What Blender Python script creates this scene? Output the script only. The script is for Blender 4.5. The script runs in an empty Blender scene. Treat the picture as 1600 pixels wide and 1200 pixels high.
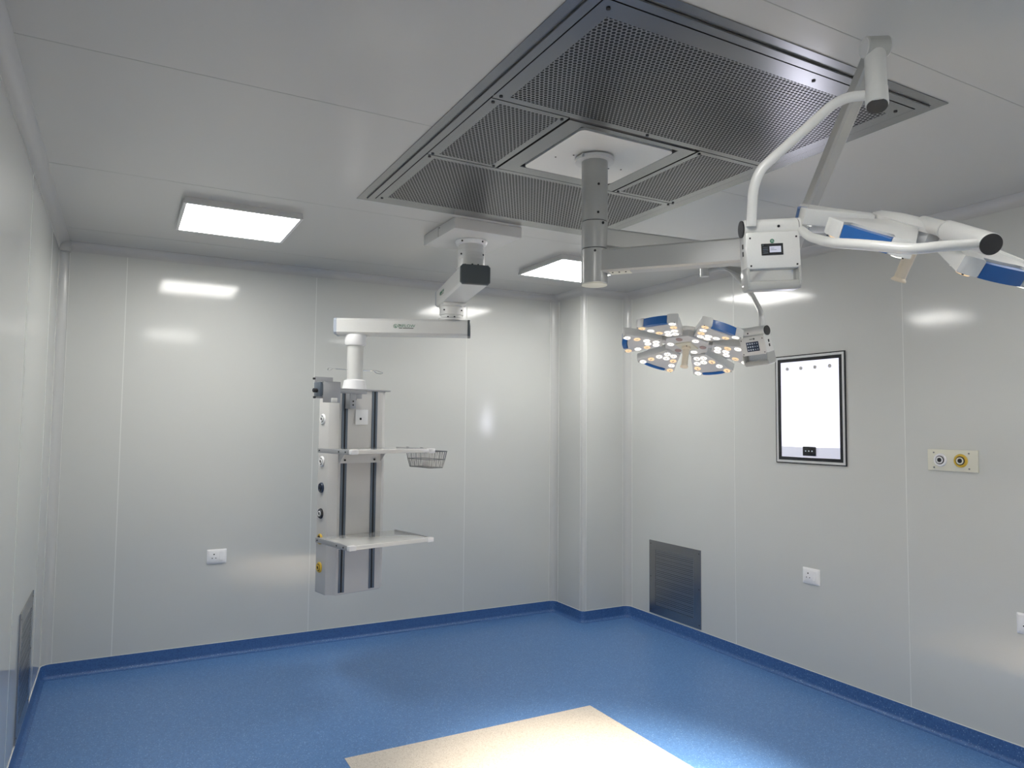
import bpy, bmesh, math, random
from mathutils import Vector, Matrix
from math import sin, cos, pi, radians
random.seed(4)
V = Vector
SC = bpy.context.scene
COL = SC.collection

# ------------------------------------------------------------------ materials
def nt(m):
    m.use_nodes = True
    return m.node_tree
def mat(name, col, rough=.4, metal=0., coat=0., coat_r=.08, emit=None, es=0., bump=0., bscale=300., spec=.5, trans=0.):
    m = bpy.data.materials.new(name); t = nt(m); b = t.nodes['Principled BSDF']
    b.inputs['Base Color'].default_value = (*col, 1)
    b.inputs['Roughness'].default_value = rough
    b.inputs['Metallic'].default_value = metal
    b.inputs['Coat Weight'].default_value = coat
    b.inputs['Coat Roughness'].default_value = coat_r
    b.inputs['Specular IOR Level'].default_value = spec
    b.inputs['Transmission Weight'].default_value = trans
    if emit:
        b.inputs['Emission Color'].default_value = (*emit, 1)
        b.inputs['Emission Strength'].default_value = es
    tc = t.nodes.new('ShaderNodeTexCoord')
    nz = t.nodes.new('ShaderNodeTexNoise'); nz.inputs['Scale'].default_value = bscale
    t.links.new(tc.outputs['Object'], nz.inputs['Vector'])
    # faint tonal variation keeps every surface procedural
    mx = t.nodes.new('ShaderNodeMix'); mx.data_type = 'RGBA'
    mx.inputs[6].default_value = (*col, 1)
    mx.inputs[7].default_value = (*[c * .93 for c in col], 1)
    t.links.new(nz.outputs['Fac'], mx.inputs[0]); t.links.new(mx.outputs[2], b.inputs['Base Color'])
    if bump:
        bp = t.nodes.new('ShaderNodeBump'); bp.inputs['Strength'].default_value = bump; bp.inputs['Distance'].default_value = .001
        t.links.new(nz.outputs['Fac'], bp.inputs['Height']); t.links.new(bp.outputs['Normal'], b.inputs['Normal'])
    return m

def speckle(name, base, dark, lite, scale, rough, amount=.5, lite_pos=.72):
    m = bpy.data.materials.new(name); t = nt(m); b = t.nodes['Principled BSDF']; L = t.links
    tc = t.nodes.new('ShaderNodeTexCoord')
    v1 = t.nodes.new('ShaderNodeTexVoronoi'); v1.inputs['Scale'].default_value = scale
    L.new(tc.outputs['Object'], v1.inputs['Vector'])
    sep = t.nodes.new('ShaderNodeSeparateColor'); L.new(v1.outputs['Color'], sep.inputs['Color'])
    r1 = t.nodes.new('ShaderNodeValToRGB'); r1.color_ramp.elements[0].color = (*dark, 1); r1.color_ramp.elements[1].color = (*base, 1)
    r1.color_ramp.elements[1].position = amount
    L.new(sep.outputs['Red'], r1.inputs['Fac'])
    gt = t.nodes.new('ShaderNodeMath'); gt.operation = 'GREATER_THAN'; gt.inputs[1].default_value = lite_pos
    L.new(sep.outputs['Green'], gt.inputs[0])
    lt = t.nodes.new('ShaderNodeMath'); lt.operation = 'LESS_THAN'; lt.inputs[1].default_value = .33
    L.new(v1.outputs['Distance'], lt.inputs[0])
    mu = t.nodes.new('ShaderNodeMath'); mu.operation = 'MULTIPLY'
    L.new(gt.outputs[0], mu.inputs[0]); L.new(lt.outputs[0], mu.inputs[1])
    mx = t.nodes.new('ShaderNodeMix'); mx.data_type = 'RGBA'; mx.inputs[7].default_value = (*lite, 1)
    L.new(mu.outputs[0], mx.inputs[0]); L.new(r1.outputs['Color'], mx.inputs[6])
    L.new(mx.outputs[2], b.inputs['Base Color'])
    b.inputs['Roughness'].default_value = rough
    nz = t.nodes.new('ShaderNodeTexNoise'); nz.inputs['Scale'].default_value = 180
    L.new(tc.outputs['Object'], nz.inputs['Vector'])
    bp = t.nodes.new('ShaderNodeBump'); bp.inputs['Strength'].default_value = .25; bp.inputs['Distance'].default_value = .001
    L.new(nz.outputs['Fac'], bp.inputs['Height']); L.new(bp.outputs['Normal'], b.inputs['Normal'])
    return m

def holes(name, base_mat_args, pitch, r, axes='XY', hexa=True, rough=.25):
    """brushed steel sheet with round holes cut through it (transparent where the hole is)"""
    m = bpy.data.materials.new(name); t = nt(m); L = t.links
    b = t.nodes['Principled BSDF']; out = t.nodes['Material Output']
    b.inputs['Base Color'].default_value = (*base_mat_args, 1); b.inputs['Metallic'].default_value = 1
    b.inputs['Roughness'].default_value = rough
    tc = t.nodes.new('ShaderNodeTexCoord'); sp = t.nodes.new('ShaderNodeSeparateXYZ'); L.new(tc.outputs['Object'], sp.inputs[0])
    def M(op, a, bb=None, c=None):
        n = t.nodes.new('ShaderNodeMath'); n.operation = op
        for i, q in enumerate((a, bb, c)):
            if q is None: continue
            if isinstance(q, (int, float)): n.inputs[i].default_value = q
            else: L.new(q, n.inputs[i])
        return n.outputs[0]
    idx = {'X': 0, 'Y': 1, 'Z': 2}
    u = sp.outputs[idx[axes[0]]]; v = sp.outputs[idx[axes[1]]]
    u = M('MULTIPLY', M('ADD', u, 50.), 1 / pitch); ry = pitch * (.866 if hexa else 1)
    v = M('MULTIPLY', M('ADD', v, 50.), 1 / ry)
    row = M('FLOOR', v)
    off = M('MULTIPLY', M('MODULO', row, 2.), .5) if hexa else 0.
    fu = M('SUBTRACT', M('FRACT', M('ADD', u, off)), .5)
    fv = M('MULTIPLY', M('SUBTRACT', M('FRACT', v), .5), ry / pitch)
    d = M('SQRT', M('ADD', M('MULTIPLY', fu, fu), M('MULTIPLY', fv, fv)))
    hole = M('LESS_THAN', d, r / pitch)
    tr = t.nodes.new('ShaderNodeBsdfTransparent'); mx = t.nodes.new('ShaderNodeMixShader')
    L.new(hole, mx.inputs[0]); L.new(b.outputs[0], mx.inputs[1]); L.new(tr.outputs[0], mx.inputs[2])
    L.new(mx.outputs[0], out.inputs['Surface'])
    return m

WALL = mat('wall_panel_powder_coat', (.60, .61, .585), .5, coat=1., coat_r=.10, bump=.03, bscale=260)
CEIL = mat('ceiling_panel_powder_coat', (.50, .50, .485), .42, coat=.8, coat_r=.14, bump=.04, bscale=450)
TRIM = mat('corner_extrusion', (.56, .565, .55), .32, coat=.25, coat_r=.10)
CROWN = mat('ceiling_cove_extrusion', (.54, .54, .53), .35, coat=.2, coat_r=.12)
SEAL = mat('joint_sealant', (.74, .75, .72), .5)
SEAM = mat('ceiling_joint', (.36, .36, .35), .6)
BLUE = speckle('blue_speckled_vinyl', (.098, .222, .470), (.070, .165, .375), (.34, .50, .74), 150, .34, .6, .84)
BLUE2 = speckle('shaded_blue_skirting_vinyl', (.050, .135, .340), (.034, .096, .262), (.26, .42, .66), 150, .45, .6, .86)  # floor blue made darker: upright face's lack of sheen put into the colour
BEIGE = speckle('beige_speckled_vinyl', (.60, .545, .475), (.44, .38, .32), (.80, .75, .68), 210, .42, .35, .7)
STEEL = mat('brushed_stainless', (.36, .36, .365), .26, metal=1, bump=.02, bscale=120)
STEELD = mat('dull_stainless', (.26, .265, .27), .3, metal=1)
PERF = holes('perforated_stainless', (.38, .38, .385), .0182, .0066, rough=.32)
GRIL = holes('perforated_grille_sheet', (.40, .41, .43), .0150, .0042, 'YZ', False, .3)
PLEN = mat('dark_plenum', (.045, .045, .045), .8)
WHITE = mat('white_powder_coat', (.75, .75, .73), .28, coat=.4, coat_r=.1)
WHITEP = mat('white_plastic', (.86, .86, .87), .3, coat=.3)
CREAMP = mat('cream_translucent_plastic', (.86, .76, .60), .35)
LIGHTG = mat('light_grey_enamel', (.66, .66, .65), .35, coat=.2)
ALU = mat('satin_aluminium_paint', (.42, .425, .41), .32, coat=.25, coat_r=.15)
ALUP = mat('pendant_arm_paint', (.62, .625, .61), .34, coat=.2, coat_r=.15)
ALUM = mat('anodised_aluminium', (.42, .43, .45), .38, metal=.5)
ALUM2 = mat('pale_frame_aluminium', (.68, .69, .70), .3, metal=.3)
PINKG = mat('service_column_enamel', (.60, .59, .575), .38, coat=.1)
RAIL = mat('blue_grey_rail', (.13, .16, .20), .35, metal=.4)
GAP = mat('groove_black', (.012, .013, .016), .6)
DCAP = mat('charcoal_end_cap', (.075, .090, .097), .45)
LCAP = mat('grey_blue_end_cap', (.36, .40, .47), .4)
BLK = mat('gloss_black', (.012, .013, .018), .18, coat=.3)
HBLUE = mat('blue_handle_plastic', (.015, .13, .42), .35, coat=.3)
NAVY = mat('navy_plastic', (.02, .035, .075), .35)
YEL = mat('yellow_plastic', (.66, .44, .05), .35)
CREAM = mat('cream_plate', (.74, .73, .62), .4)
CHR = mat('chrome', (.75, .75, .75), .12, metal=1)
GREEN = mat('green_logo_ink', (.02, .17, .09), .5)
INK = mat('dark_logo_ink', (.05, .065, .05), .5)
SCR = mat('lcd_screen', (.42, .42, .50), .3, emit=(.62, .64, .78), es=.35)
ICON = mat('lit_icon', (.5, .55, .6), .4, emit=(.7, .8, .9), es=.15)
PANEL = mat('led_diffuser', (.9, .9, .9), .5, emit=(1., .985, .945), es=20)
XRAY = mat('viewer_screen', (.25, .25, .27), .3, emit=(.86, .86, 1.), es=1.15)
XSTRIP = mat('viewer_strip', (.62, .63, .70), .4, emit=(.72, .74, .9), es=.35)
LEDW = mat('white_led_lens', (.6, .6, .58), .2, emit=(1., .97, .90), es=1.05)
LEDY = mat('amber_led_lens', (.45, .33, .2), .2, emit=(1., .70, .40), es=.85)
LEDO = mat('unlit_led_lens', (.45, .33, .30), .25, coat=.5)
CORE = mat('lens_core', (.45, .40, .33), .3)

# screen of the viewer: LED backlight is brighter low in the middle
def _xr():
    t = XRAY.node_tree; b = t.nodes['Principled BSDF']; L = t.links
    tc = t.nodes.new('ShaderNodeTexCoord')
    mp = t.nodes.new('ShaderNodeMapping'); mp.inputs['Location'].default_value = (0, 2.50 * 3.0, -1.78 * 2.4)
    mp.inputs['Scale'].default_value = (0, 3.0, 2.4)
    g = t.nodes.new('ShaderNodeTexGradient'); g.gradient_type = 'QUADRATIC_SPHERE'
    L.new(tc.outputs['Object'], mp.inputs[0]); L.new(mp.outputs[0], g.inputs[0])
    ma = t.nodes.new('ShaderNodeMath'); ma.operation = 'MULTIPLY_ADD'; ma.inputs[1].default_value = 15.; ma.inputs[2].default_value = 1.0
    L.new(g.outputs['Fac'], ma.inputs[0]); L.new(ma.outputs[0], b.inputs['Emission Strength'])
_xr()

# ------------------------------------------------------------------ mesh helpers
def frame(x, z, o=(0, 0, 0)):
    z = V(z).normalized(); x = V(x); x = (x - z * x.dot(z)).normalized(); y = z.cross(x)
    m = Matrix((x, y, z)).transposed().to_4x4(); m.translation = V(o); return m
def N(): return bmesh.new()
def box(bm, lo, hi, bev=0., M=None, seg=2):
    lo, hi = [min(a, b) for a, b in zip(lo, hi)], [max(a, b) for a, b in zip(lo, hi)]
    vs = [bm.verts.new((x, y, z)) for x in (lo[0], hi[0]) for y in (lo[1], hi[1]) for z in (lo[2], hi[2])]
    fs = [bm.faces.new([vs[i] for i in f]) for f in ((0, 1, 3, 2), (4, 6, 7, 5), (0, 4, 5, 1), (2, 3, 7, 6), (0, 2, 6, 4), (1, 5, 7, 3))]
    if bev:
        r = bmesh.ops.bevel(bm, geom=list({e for f in fs for e in f.edges}), offset=bev, segments=seg, affect='EDGES', profile=.5)
        vs = list({v for f in r['faces'] for v in f.verts} | {v for v in vs if v.is_valid})
    if M is not None: bmesh.ops.transform(bm, matrix=M, verts=vs)
    return bm
def rings(bm, R, cap0=True, cap1=True, closed=False):
    """R: list of vertex loops (lists of coords)"""
    L = [[bm.verts.new(p) for p in r] for r in R]; n = len(L[0])
    for a, b in zip(L, L[1:] + ([L[0]] if closed else [])):
        for i in range(n): bm.faces.new((a[i], a[(i + 1) % n], b[(i + 1) % n], b[i]))
    if not closed:
        if cap0: bm.faces.new(list(reversed(L[0])))
        if cap1: bm.faces.new(L[-1])
    return bm
def lathe(bm, prof, M=None, n=32):
    """prof: (r, z) list along local z"""
    M = M or Matrix()
    R = []
    for r, z in prof:
        r = max(r, 1e-4)
        R.append([M @ V((r * cos(2 * pi * i / n), r * sin(2 * pi * i / n), z)) for i in range(n)])
    return rings(bm, R)
def cyl(bm, a, b, r, r2=None, n=28, bev=0.):
    a = V(a); b = V(b); d = b - a; L = d.length; r2 = r if r2 is None else r2
    up = V((0, 0, 1)) if abs(d.normalized().z) < .95 else V((1, 0, 0))
    M = frame(up, d, a)
    if bev: prof = [(r - bev, 0), (r, bev), (r2, L - bev), (r2 - bev, L)]
    else: prof = [(r, 0), (r2, L)]
    return lathe(bm, prof, M, n)
def smooth_path(pts, rad, seg=6):
    pts = [V(p) for p in pts]; out = [pts[0]]
    for a, b, c in zip(pts, pts[1:], pts[2:]):
        d1 = (a - b); d2 = (c - b); k = min(rad, d1.length * .45, d2.length * .45)
        p, q = b + d1.normalized() * k, b + d2.normalized() * k
        for i in range(seg + 1):
            s = i / seg; out.append(p * (1 - s) ** 2 + b * 2 * s * (1 - s) + q * s * s)
    out.append(pts[-1]); return out
def tube(bm, pts, r, n=16, rad=0., seg=6, closed=False):
    pts = smooth_path(pts, rad, seg) if rad else [V(p) for p in pts]
    k = len(pts); R = []; ref = None
    for i, p in enumerate(pts):
        if closed: t = (pts[(i + 1) % k] - pts[i - 1]).normalized()
        else: t = (pts[min(i + 1, k - 1)] - pts[max(i - 1, 0)]).normalized()
        if ref is None: ref = V((0, 0, 1)) if abs(t.z) < .9 else V((1, 0, 0))
        ref = (ref - t * ref.dot(t)).normalized(); s = t.cross(ref)
        R.append([p + ref * (r * cos(2 * pi * j / n)) + s * (r * sin(2 * pi * j / n)) for j in range(n)])
    return rings(bm, R, closed=closed)
def prism(bm, poly, z0, z1, M=None, bev=0.):
    M = M or Matrix()
    a = [bm.verts.new(M @ V((x, y, z0))) for x, y in poly]; b = [bm.verts.new(M @ V((x, y, z1))) for x, y in poly]
    n = len(poly); fs = [bm.faces.new(list(reversed(a))), bm.faces.new(b)]
    for i in range(n): fs.append(bm.faces.new((a[i], a[(i + 1) % n], b[(i + 1) % n], b[i])))
    if bev:
        es = list({e for f in fs[:2] for e in f.edges})
        bmesh.ops.bevel(bm, geom=es, offset=bev, segments=2, affect='EDGES', profile=.5)
    return bm
def rrect(w, h, r, seg=5, cx=0, cy=0):
    out = []
    for sx, sy, a0 in ((1, 1, 0), (-1, 1, 90), (-1, -1, 180), (1, -1, 270)):
        for i in range(seg + 1):
            a = radians(a0 + 90 * i / seg)
            out.append((cx + sx * (w / 2 - r) + r * cos(a), cy + sy * (h / 2 - r) + r * sin(a)))
    return out
def ring_plate(bm, outer, inner, z0, z1, M=None):
    """flat frame between two loops with the same number of points"""
    M = M or Matrix(); R = []
    for lp, z in ((outer, z0), (outer, z1), (inner, z1), (inner, z0)): R.append([M @ V((x, y, z)) for x, y in lp])
    return rings(bm, R, closed=True)

ROOTM = {}
def obj(name, bm, m, parent=None, world=None, label=None, kind=None, smooth=35.):
    me = bpy.data.meshes.new(name)
    bmesh.ops.recalc_face_normals(bm, faces=bm.faces)
    W = None
    if parent is not None and world:
        r = parent
        while r.parent: r = r.parent
        W = ROOTM[r.name].inverted()
        bmesh.ops.transform(bm, matrix=W, verts=bm.verts)
    bm.to_mesh(me); bm.free()
    for p in me.polygons: p.use_smooth = True
    me.set_sharp_from_angle(angle=radians(smooth))
    for k in (m if isinstance(m, (list, tuple)) else [m]): me.materials.append(k)
    o = bpy.data.objects.new(name, me); COL.objects.link(o)
    if parent is not None: o.parent = parent
    if label: o['label'] = label
    if kind: o['kind'] = kind
    return o
def thing(name, label, cat, M=None, group=None):
    o = bpy.data.objects.new(name, None); COL.objects.link(o); o.empty_display_size = .05
    M = M or Matrix(); o.matrix_world = M; ROOTM[o.name] = M.copy()
    o['label'] = label; o['category'] = cat
    if group: o['group'] = group
    return o
def copy_tree(o, parent=None):
    c = o.copy(); COL.objects.link(c)
    if parent is not None: c.parent = parent
    for ch in o.children: copy_tree(ch, c)
    return c
def struct(name, bm, m, label, parent=None, smooth=35.):
    return obj(name, bm, m, parent, None, label, 'structure', smooth)
def text(name, s, size, M, m, parent, ext=.0004, world=True, sx=1.):
    cu = bpy.data.curves.new(name, 'FONT'); cu.body = s; cu.size = size; cu.extrude = ext
    cu.align_x = 'CENTER'; cu.align_y = 'CENTER'; cu.resolution_u = 3
    tmp = bpy.data.objects.new(name + '_src', cu); COL.objects.link(tmp)
    me = bpy.data.meshes.new_from_object(tmp.evaluated_get(bpy.context.evaluated_depsgraph_get()))
    bpy.data.objects.remove(tmp); bpy.data.curves.remove(cu)
    bm = N(); bm.from_mesh(me); bpy.data.meshes.remove(me)
    bmesh.ops.transform(bm, matrix=M @ Matrix.Diagonal((sx, 1, 1, 1)), verts=bm.verts)
    return obj(name, bm, m, parent, world)

# ------------------------------------------------------------------ camera
cam = bpy.data.cameras.new('camera'); co = bpy.data.objects.new('camera', cam); COL.objects.link(co)
cam.sensor_width = 36; cam.lens = 1120.85 / 1600 * 36; cam.clip_start = .05
Rt = V((.87728, -.479886, .009381)); Up = V((-.036406, -.047039, .998229)); Fw = V((.478595, .876069, .058737))
mw = Matrix((Rt, Up, -Fw)).transposed().to_4x4(); mw.translation = V((-4.1868, -5.8607, 1.7414))
co.matrix_world = mw
SC.camera = co

# ------------------------------------------------------------------ the room
XL, YF, H = -4.593, -6.32, 3.0
CX, CY = -.507, -.472
T = .12
def strip(bm, lo, hi): box(bm, lo, hi)
def wall(name, lo, hi, joints, label):
    """panel wall with sealed joints (thin raised beads) as its surface pattern"""
    bm = N(); box(bm, lo, hi)
    n0 = len(bm.faces)
    for a, b in joints: box(bm, a, b)
    o = struct(name, bm, [WALL, SEAL], label)
    for p in o.data.polygons:
        if p.index >= n0: p.material_index = 1
    return o
wall('wall_back', (XL - T, 0, 0), (T, T, H), [((x - .0025, -.0008, .1), (x + .0025, .002, H - .06)) for x in (-4.175, -2.812, -1.458)],
     'pale grey metal panel back wall with thin vertical joints')
wall('wall_left', (XL - T, YF - T, 0), (XL, 0, H), [((XL - .002, y - .0025, .1), (XL + .0008, y + .0025, H - .06)) for y in (-.60, -1.76, -3.10, -4.44)],
     'glossy pale grey metal panel wall at the left edge')
wall('wall_right', (0, YF - T, 0), (T, 0, H), [((-.0008, y - .0025, .1), (.002, y + .0025, H - .06)) for y in (-1.80, -3.178, -4.55)],
     'pale grey metal panel wall on the right carrying the viewer')
wall('wall_front', (XL - T, YF - T, 0), (T, YF, H), [((x - .0025, YF - .002, .1), (x + .0025, YF + .0008, H - .06)) for x in (-3.2, -1.4)],
     'pale grey metal panel wall behind the camera')
bm = N()
_c = [(CX + .036 - .036 * cos(radians(a)), CY + .036 - .036 * sin(radians(a))) for a in (0, 15, 30, 45, 60, 75, 90)]
_p = [(CX, 0)] + _c + [(0, CY), (0, 0)]
prism(bm, _p, 0, H); struct('wall_column', bm, WALL, 'boxed column standing in the far corner between the two walls')

bm = N(); box(bm, (XL - T, YF - T, H), (T, T, H + .1)); n0 = len(bm.faces)
for y in (-.46, -1.78, -3.10, -4.42, -5.74): box(bm, (XL + .06, y - .0018, H - .0005), (-.06, y + .0018, H + .002))
o = struct('ceiling', bm, [CEIL, SEAM], 'grey metal panel ceiling with faint joints')
for p in o.data.polygons:
    if p.index >= n0: p.material_index = 1
bm = N(); box(bm, (XL - T, YF - T, -.1), (T, T, 0))
floor = struct('floor', bm, BLUE, 'blue speckled vinyl floor')
bm = N(); box(bm, (-3.09, -4.27, -.0005), (-1.535, -2.065, .0012))
struct('floor_inlay', bm, BEIGE, 'beige speckled rectangle laid into the blue floor', floor)

# room outline with rounded corners (counter-clockwise seen from above, interior on the left)
def arc(cx, cy, r, a0, a1, n=6): return [(cx + r * cos(radians(a0 + (a1 - a0) * i / n)), cy + r * sin(radians(a0 + (a1 - a0) * i / n))) for i in range(n + 1)]
rc, rv = .062, .035
corner = {
 'bl': arc(XL + rc, -rc, rc, 180, 90),              # left/back, concave
 'bc': arc(CX - rc, -rc, rc, 90, 0),                # back/column, concave
 'co': arc(CX + rv, CY + rv, rv, 180, 270),         # column outer, convex
 'cr': arc(-rc, CY - rc, rc, 90, 0),                # column/right, concave
 'fr': arc(-rc, YF + rc, rc, 0, -90), 'fl': arc(XL + rc, YF + rc, rc, -90, -180)}
def sweep(name, path, prof, m, label, z_first=False):
    """profile (offset from the wall, z) swept along a polyline lying on the wall, mitred"""
    P = [V((*p, 0)) for p in path]; k = len(P); bm = N(); R = []
    for i, p in enumerate(P):
        d1 = (P[i] - P[i - 1]).normalized() if i else (P[1] - P[0]).normalized()
        d2 = (P[i + 1] - P[i]).normalized() if i < k - 1 else d1
        n1 = V((d1.y, -d1.x, 0)); n2 = V((d2.y, -d2.x, 0)); n = (n1 + n2).normalized(); s = 1 / max(.3, n.dot(n1))
        R.append([p + n * (o * s) + V((0, 0, z)) for o, z in prof])
    rings(bm, R)
    return struct(name, bm, m, label, smooth=50)
def cove(r, n, z0, up=True):
    """solid quarter-round fillet profile in the corner between wall (offset 0) and floor/ceiling"""
    pr = [(0, z0)]
    if up:    # floor: wall at offset 0, floor z0
        pts = [(r - r * sin(radians(a)), z0 + r - r * cos(radians(a))) for a in [90 * i / n for i in range(n + 1)]]
    else:
        pts = [(r - r * sin(radians(a)), z0 - r + r * cos(radians(a))) for a in [90 * i / n for i in range(n + 1)]]
    return pr + pts
skirt = [(0, 0), (.030, 0), (.030, .0015)] + [(.004 + .026 * (1 - sin(radians(a))), .0015 + .026 * (1 - cos(radians(a)))) for a in (15, 30, 45, 60, 75, 90)] + [(.004, .1), (0, .1)]
crown = [(0, H), (.060, H), (.060, H - .002), (.056, H - .002)] + [(.056 - .053 * sin(radians(a)), H - .056 + .053 * cos(radians(a))) for a in (15, 30, 45, 60, 75, 90)] + [(.003, H - .058), (.003, H - .062), (0, H - .062)]
A = corner
segs = {
 'left': [(XL, YF + rc), A['bl'][0]],
 'back': A['bl'] + A['bc'],
 'column': [A['bc'][-1]] + A['co'] + [A['cr'][0]],
 'right': A['cr'] + [(0, YF + rc)],
 'front': A['fr'] + A['fl']}
word = {'left': 'left wall', 'back': 'back wall', 'column': 'corner column', 'right': 'right wall', 'front': 'wall behind the camera'}
for i, (k, path) in enumerate(segs.items()):
    sweep('baseboard_' + k, path, skirt, BLUE2, 'blue speckled coved skirting along the ' + word[k])
    sweep('trim_%d' % (i + 1), path, crown, CROWN, 'pale coved trim between the ceiling and the ' + word[k])
# joint line of sealant on top of the skirting
for i, (k, path) in enumerate(segs.items()):
    sweep('trim_%d' % (i + 6), path, [(0, .0995), (.0036, .0995), (.0036, .1035), (0, .1035)], SEAL, 'thin white sealant line on top of the skirting of the ' + word[k])
# vertical corner extrusions
def vert_trim(n, pts, lab, back):
    bm = N(); z0, z1 = .1, H - .06
    poly = list(pts) + [back]
    prism(bm, poly, z0, z1)
    nf = len(bm.faces)
    for p, q in ((pts[0], pts[1]), (pts[-1], pts[-2])):
        box(bm, (p[0] - .0025, p[1] - .0025, z0), (p[0] + .0025, p[1] + .0025, z1))
    o = struct('trim_%d' % n, bm, [TRIM, SEAL], lab)
    for f in o.data.polygons:
        if f.index >= nf: f.material_index = 1
vert_trim(11, A['bl'], 'rounded vertical trim in the left back corner', (XL, 0))
vert_trim(12, A['bc'], 'rounded vertical trim between the back wall and the column', (CX, 0))
vert_trim(13, arc(CX + rv, CY + rv, rv + .003, 180, 270), 'rounded vertical trim on the outer edge of the column', (CX + rv, CY + rv))
vert_trim(14, A['cr'], 'rounded vertical trim between the column and the right wall', (0, CY))
# little moulded corner cap of the crown at the left
bm = N(); box(bm, (XL, -.068, H - .072), (XL + .068, 0, H), .006); struct('trim_15', bm, TRIM, 'moulded corner block where the crown trims meet at the left')

# ------------------------------------------------------------------ ceiling lights
def ceiling_light(cx, cy, label):
    w = .655; M = Matrix.Translation((cx, cy, H))
    t = thing('ceiling_light', label, 'ceiling light', M, 'square panel lights on the ceiling')
    bm = N(); o_ = rrect(w, w, .004, 1); i_ = rrect(w - .036, w - .036, .003, 1)
    ring_plate(bm, o_, i_, -.036, -.022); box(bm, (-w / 2 + .006, -w / 2 + .006, -.022), (w / 2 - .006, w / 2 - .006, 0))
    obj('frame', bm, LIGHTG, t)
    bm = N(); box(bm, (-w / 2 + .014, -w / 2 + .014, -.0345), (w / 2 - .014, w / 2 - .014, -.023)); obj('diffuser', bm, PANEL, t)
    return t
ceiling_light(-3.59, -1.223, 'square white panel light on the ceiling by the left wall')
ceiling_light(-1.07, -1.169, 'square white panel light partly hidden behind the column of the surgical lights')
ceiling_light(-3.59, -5.15, 'square white panel light on the ceiling above the camera, near the left wall')
ceiling_light(-1.07, -5.15, 'square white panel light on the ceiling behind the camera, near the right wall')

# ------------------------------------------------------------------ laminar air diffuser in the ceiling
DX0, DX1, DY0, DY1 = -3.074, -1.433, -4.30, -2.002
t = thing('air_diffuser', 'large perforated stainless steel air diffuser set in the ceiling', 'air diffuser', Matrix.Translation(((DX0 + DX1) / 2, (DY0 + DY1) / 2, H)))
def rect(x0, x1, y0, y1): return [(x0, y0), (x1, y0), (x1, y1), (x0, y1)]
bm = N(); ring_plate(bm, rect(DX0, DX1, DY0, DY1), rect(DX0 + .042, DX1 - .042, DY0 + .042, DY1 - .042), H - .004, H - .0005)
obj('outer_frame', bm, STEEL, t, True)
bm = N(); g = .046; ring_plate(bm, rect(DX0 + g, DX1 - g, DY0 + g, DY1 - g), rect(DX0 + .080, DX1 - .080, DY0 + .080, DY1 - .080), H - .012, H - .0005)
obj('inner_frame', bm, STEEL, t, True)
fx0, fx1, fy0, fy1 = DX0 + .080, DX1 - .080, DY0 + .080, DY1 - .080
ya, yb = -3.470, -2.838                                  # cross bars
xa, xb = -2.625, -1.945                                  # opening for the lamp plate
def perf_panel(x0, x1, y0, y1, ml, mr, mn, mf, screws):
    z0 = H - .0135
    bm = N(); ring_plate(bm, rect(x0, x1, y0, y1), rect(x0 + ml, x1 - mr, y0 + mn, y1 - mf), z0, z0 + .0018)
    fr = obj('perforated_panel', bm, STEEL, t, True)
    bm = N(); q = [bm.verts.new((x, y, z0 + .0004)) for x, y in rect(x0 + ml, x1 - mr, y0 + mn, y1 - mf)]; bm.faces.new(q)
    obj('perforated_sheet', bm, PERF, fr, True)
    for sx, sy in screws:
        bm = N(); cyl(bm, (sx, sy, z0 - .003), (sx, sy, z0 + .001), .007, n=12); obj('screw', bm, GAP, fr, True)
e = .004
perf_panel(fx0 + e, fx1 - e, fy0 + e, ya - .02, .06, .06, .075, .035, [(fx0 + .03, ya - .045), (fx1 - .03, ya - .045), (fx0 + .04, fy0 + .04), (fx1 - .05, fy0 + .05), ((fx0 + fx1) / 2, ya - .035), (-2.05, fy0 + .04)])
perf_panel(fx0 + e, xa - .012, ya - .014, yb, .05, .03, .025, .025, [(fx0 + .025, ya + .012), (xa - .03, ya + .012), (fx0 + .025, yb - .015), (xa - .03, yb - .015)])
perf_panel(xb + .012, fx1 - e, ya - .014, yb, .03, .05, .025, .025, [(xb + .03, ya + .012), (xb + .03, yb - .015), (fx1 - .025, ya + .012), (fx1 - .025, yb - .015)])
perf_panel(fx0 + e, fx1 - e, yb + .006, fy1 - e, .05, .05, .030, .055, [(fx0 + .025, yb + .025), (fx1 - .025, yb + .025), (fx0 + .03, fy1 - .03), (fx1 - .03, fy1 - .03)])
bm = N(); ring_plate(bm, rect(xa, xb, ya, yb), rect(xa + .080, xb - .077, ya + .030, yb - .074), H - .014, H - .001)
obj('opening_frame', bm, STEEL, t, True)
bm = N()
for lo, hi in (((fx0, fy0, H - .0012), (fx1, ya - .02, H - .0006)), ((fx0, ya - .01, H - .0012), (xa, yb, H - .0006)), ((xb, ya - .01, H - .0012), (fx1, yb, H - .0006)), ((fx0, yb, H - .0012), (fx1, fy1, H - .0006)), ((xa, ya, H - .0012), (xb, yb, H - .0006))): box(bm, lo, hi)
obj('backing', bm, PLEN, t, True)

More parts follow.
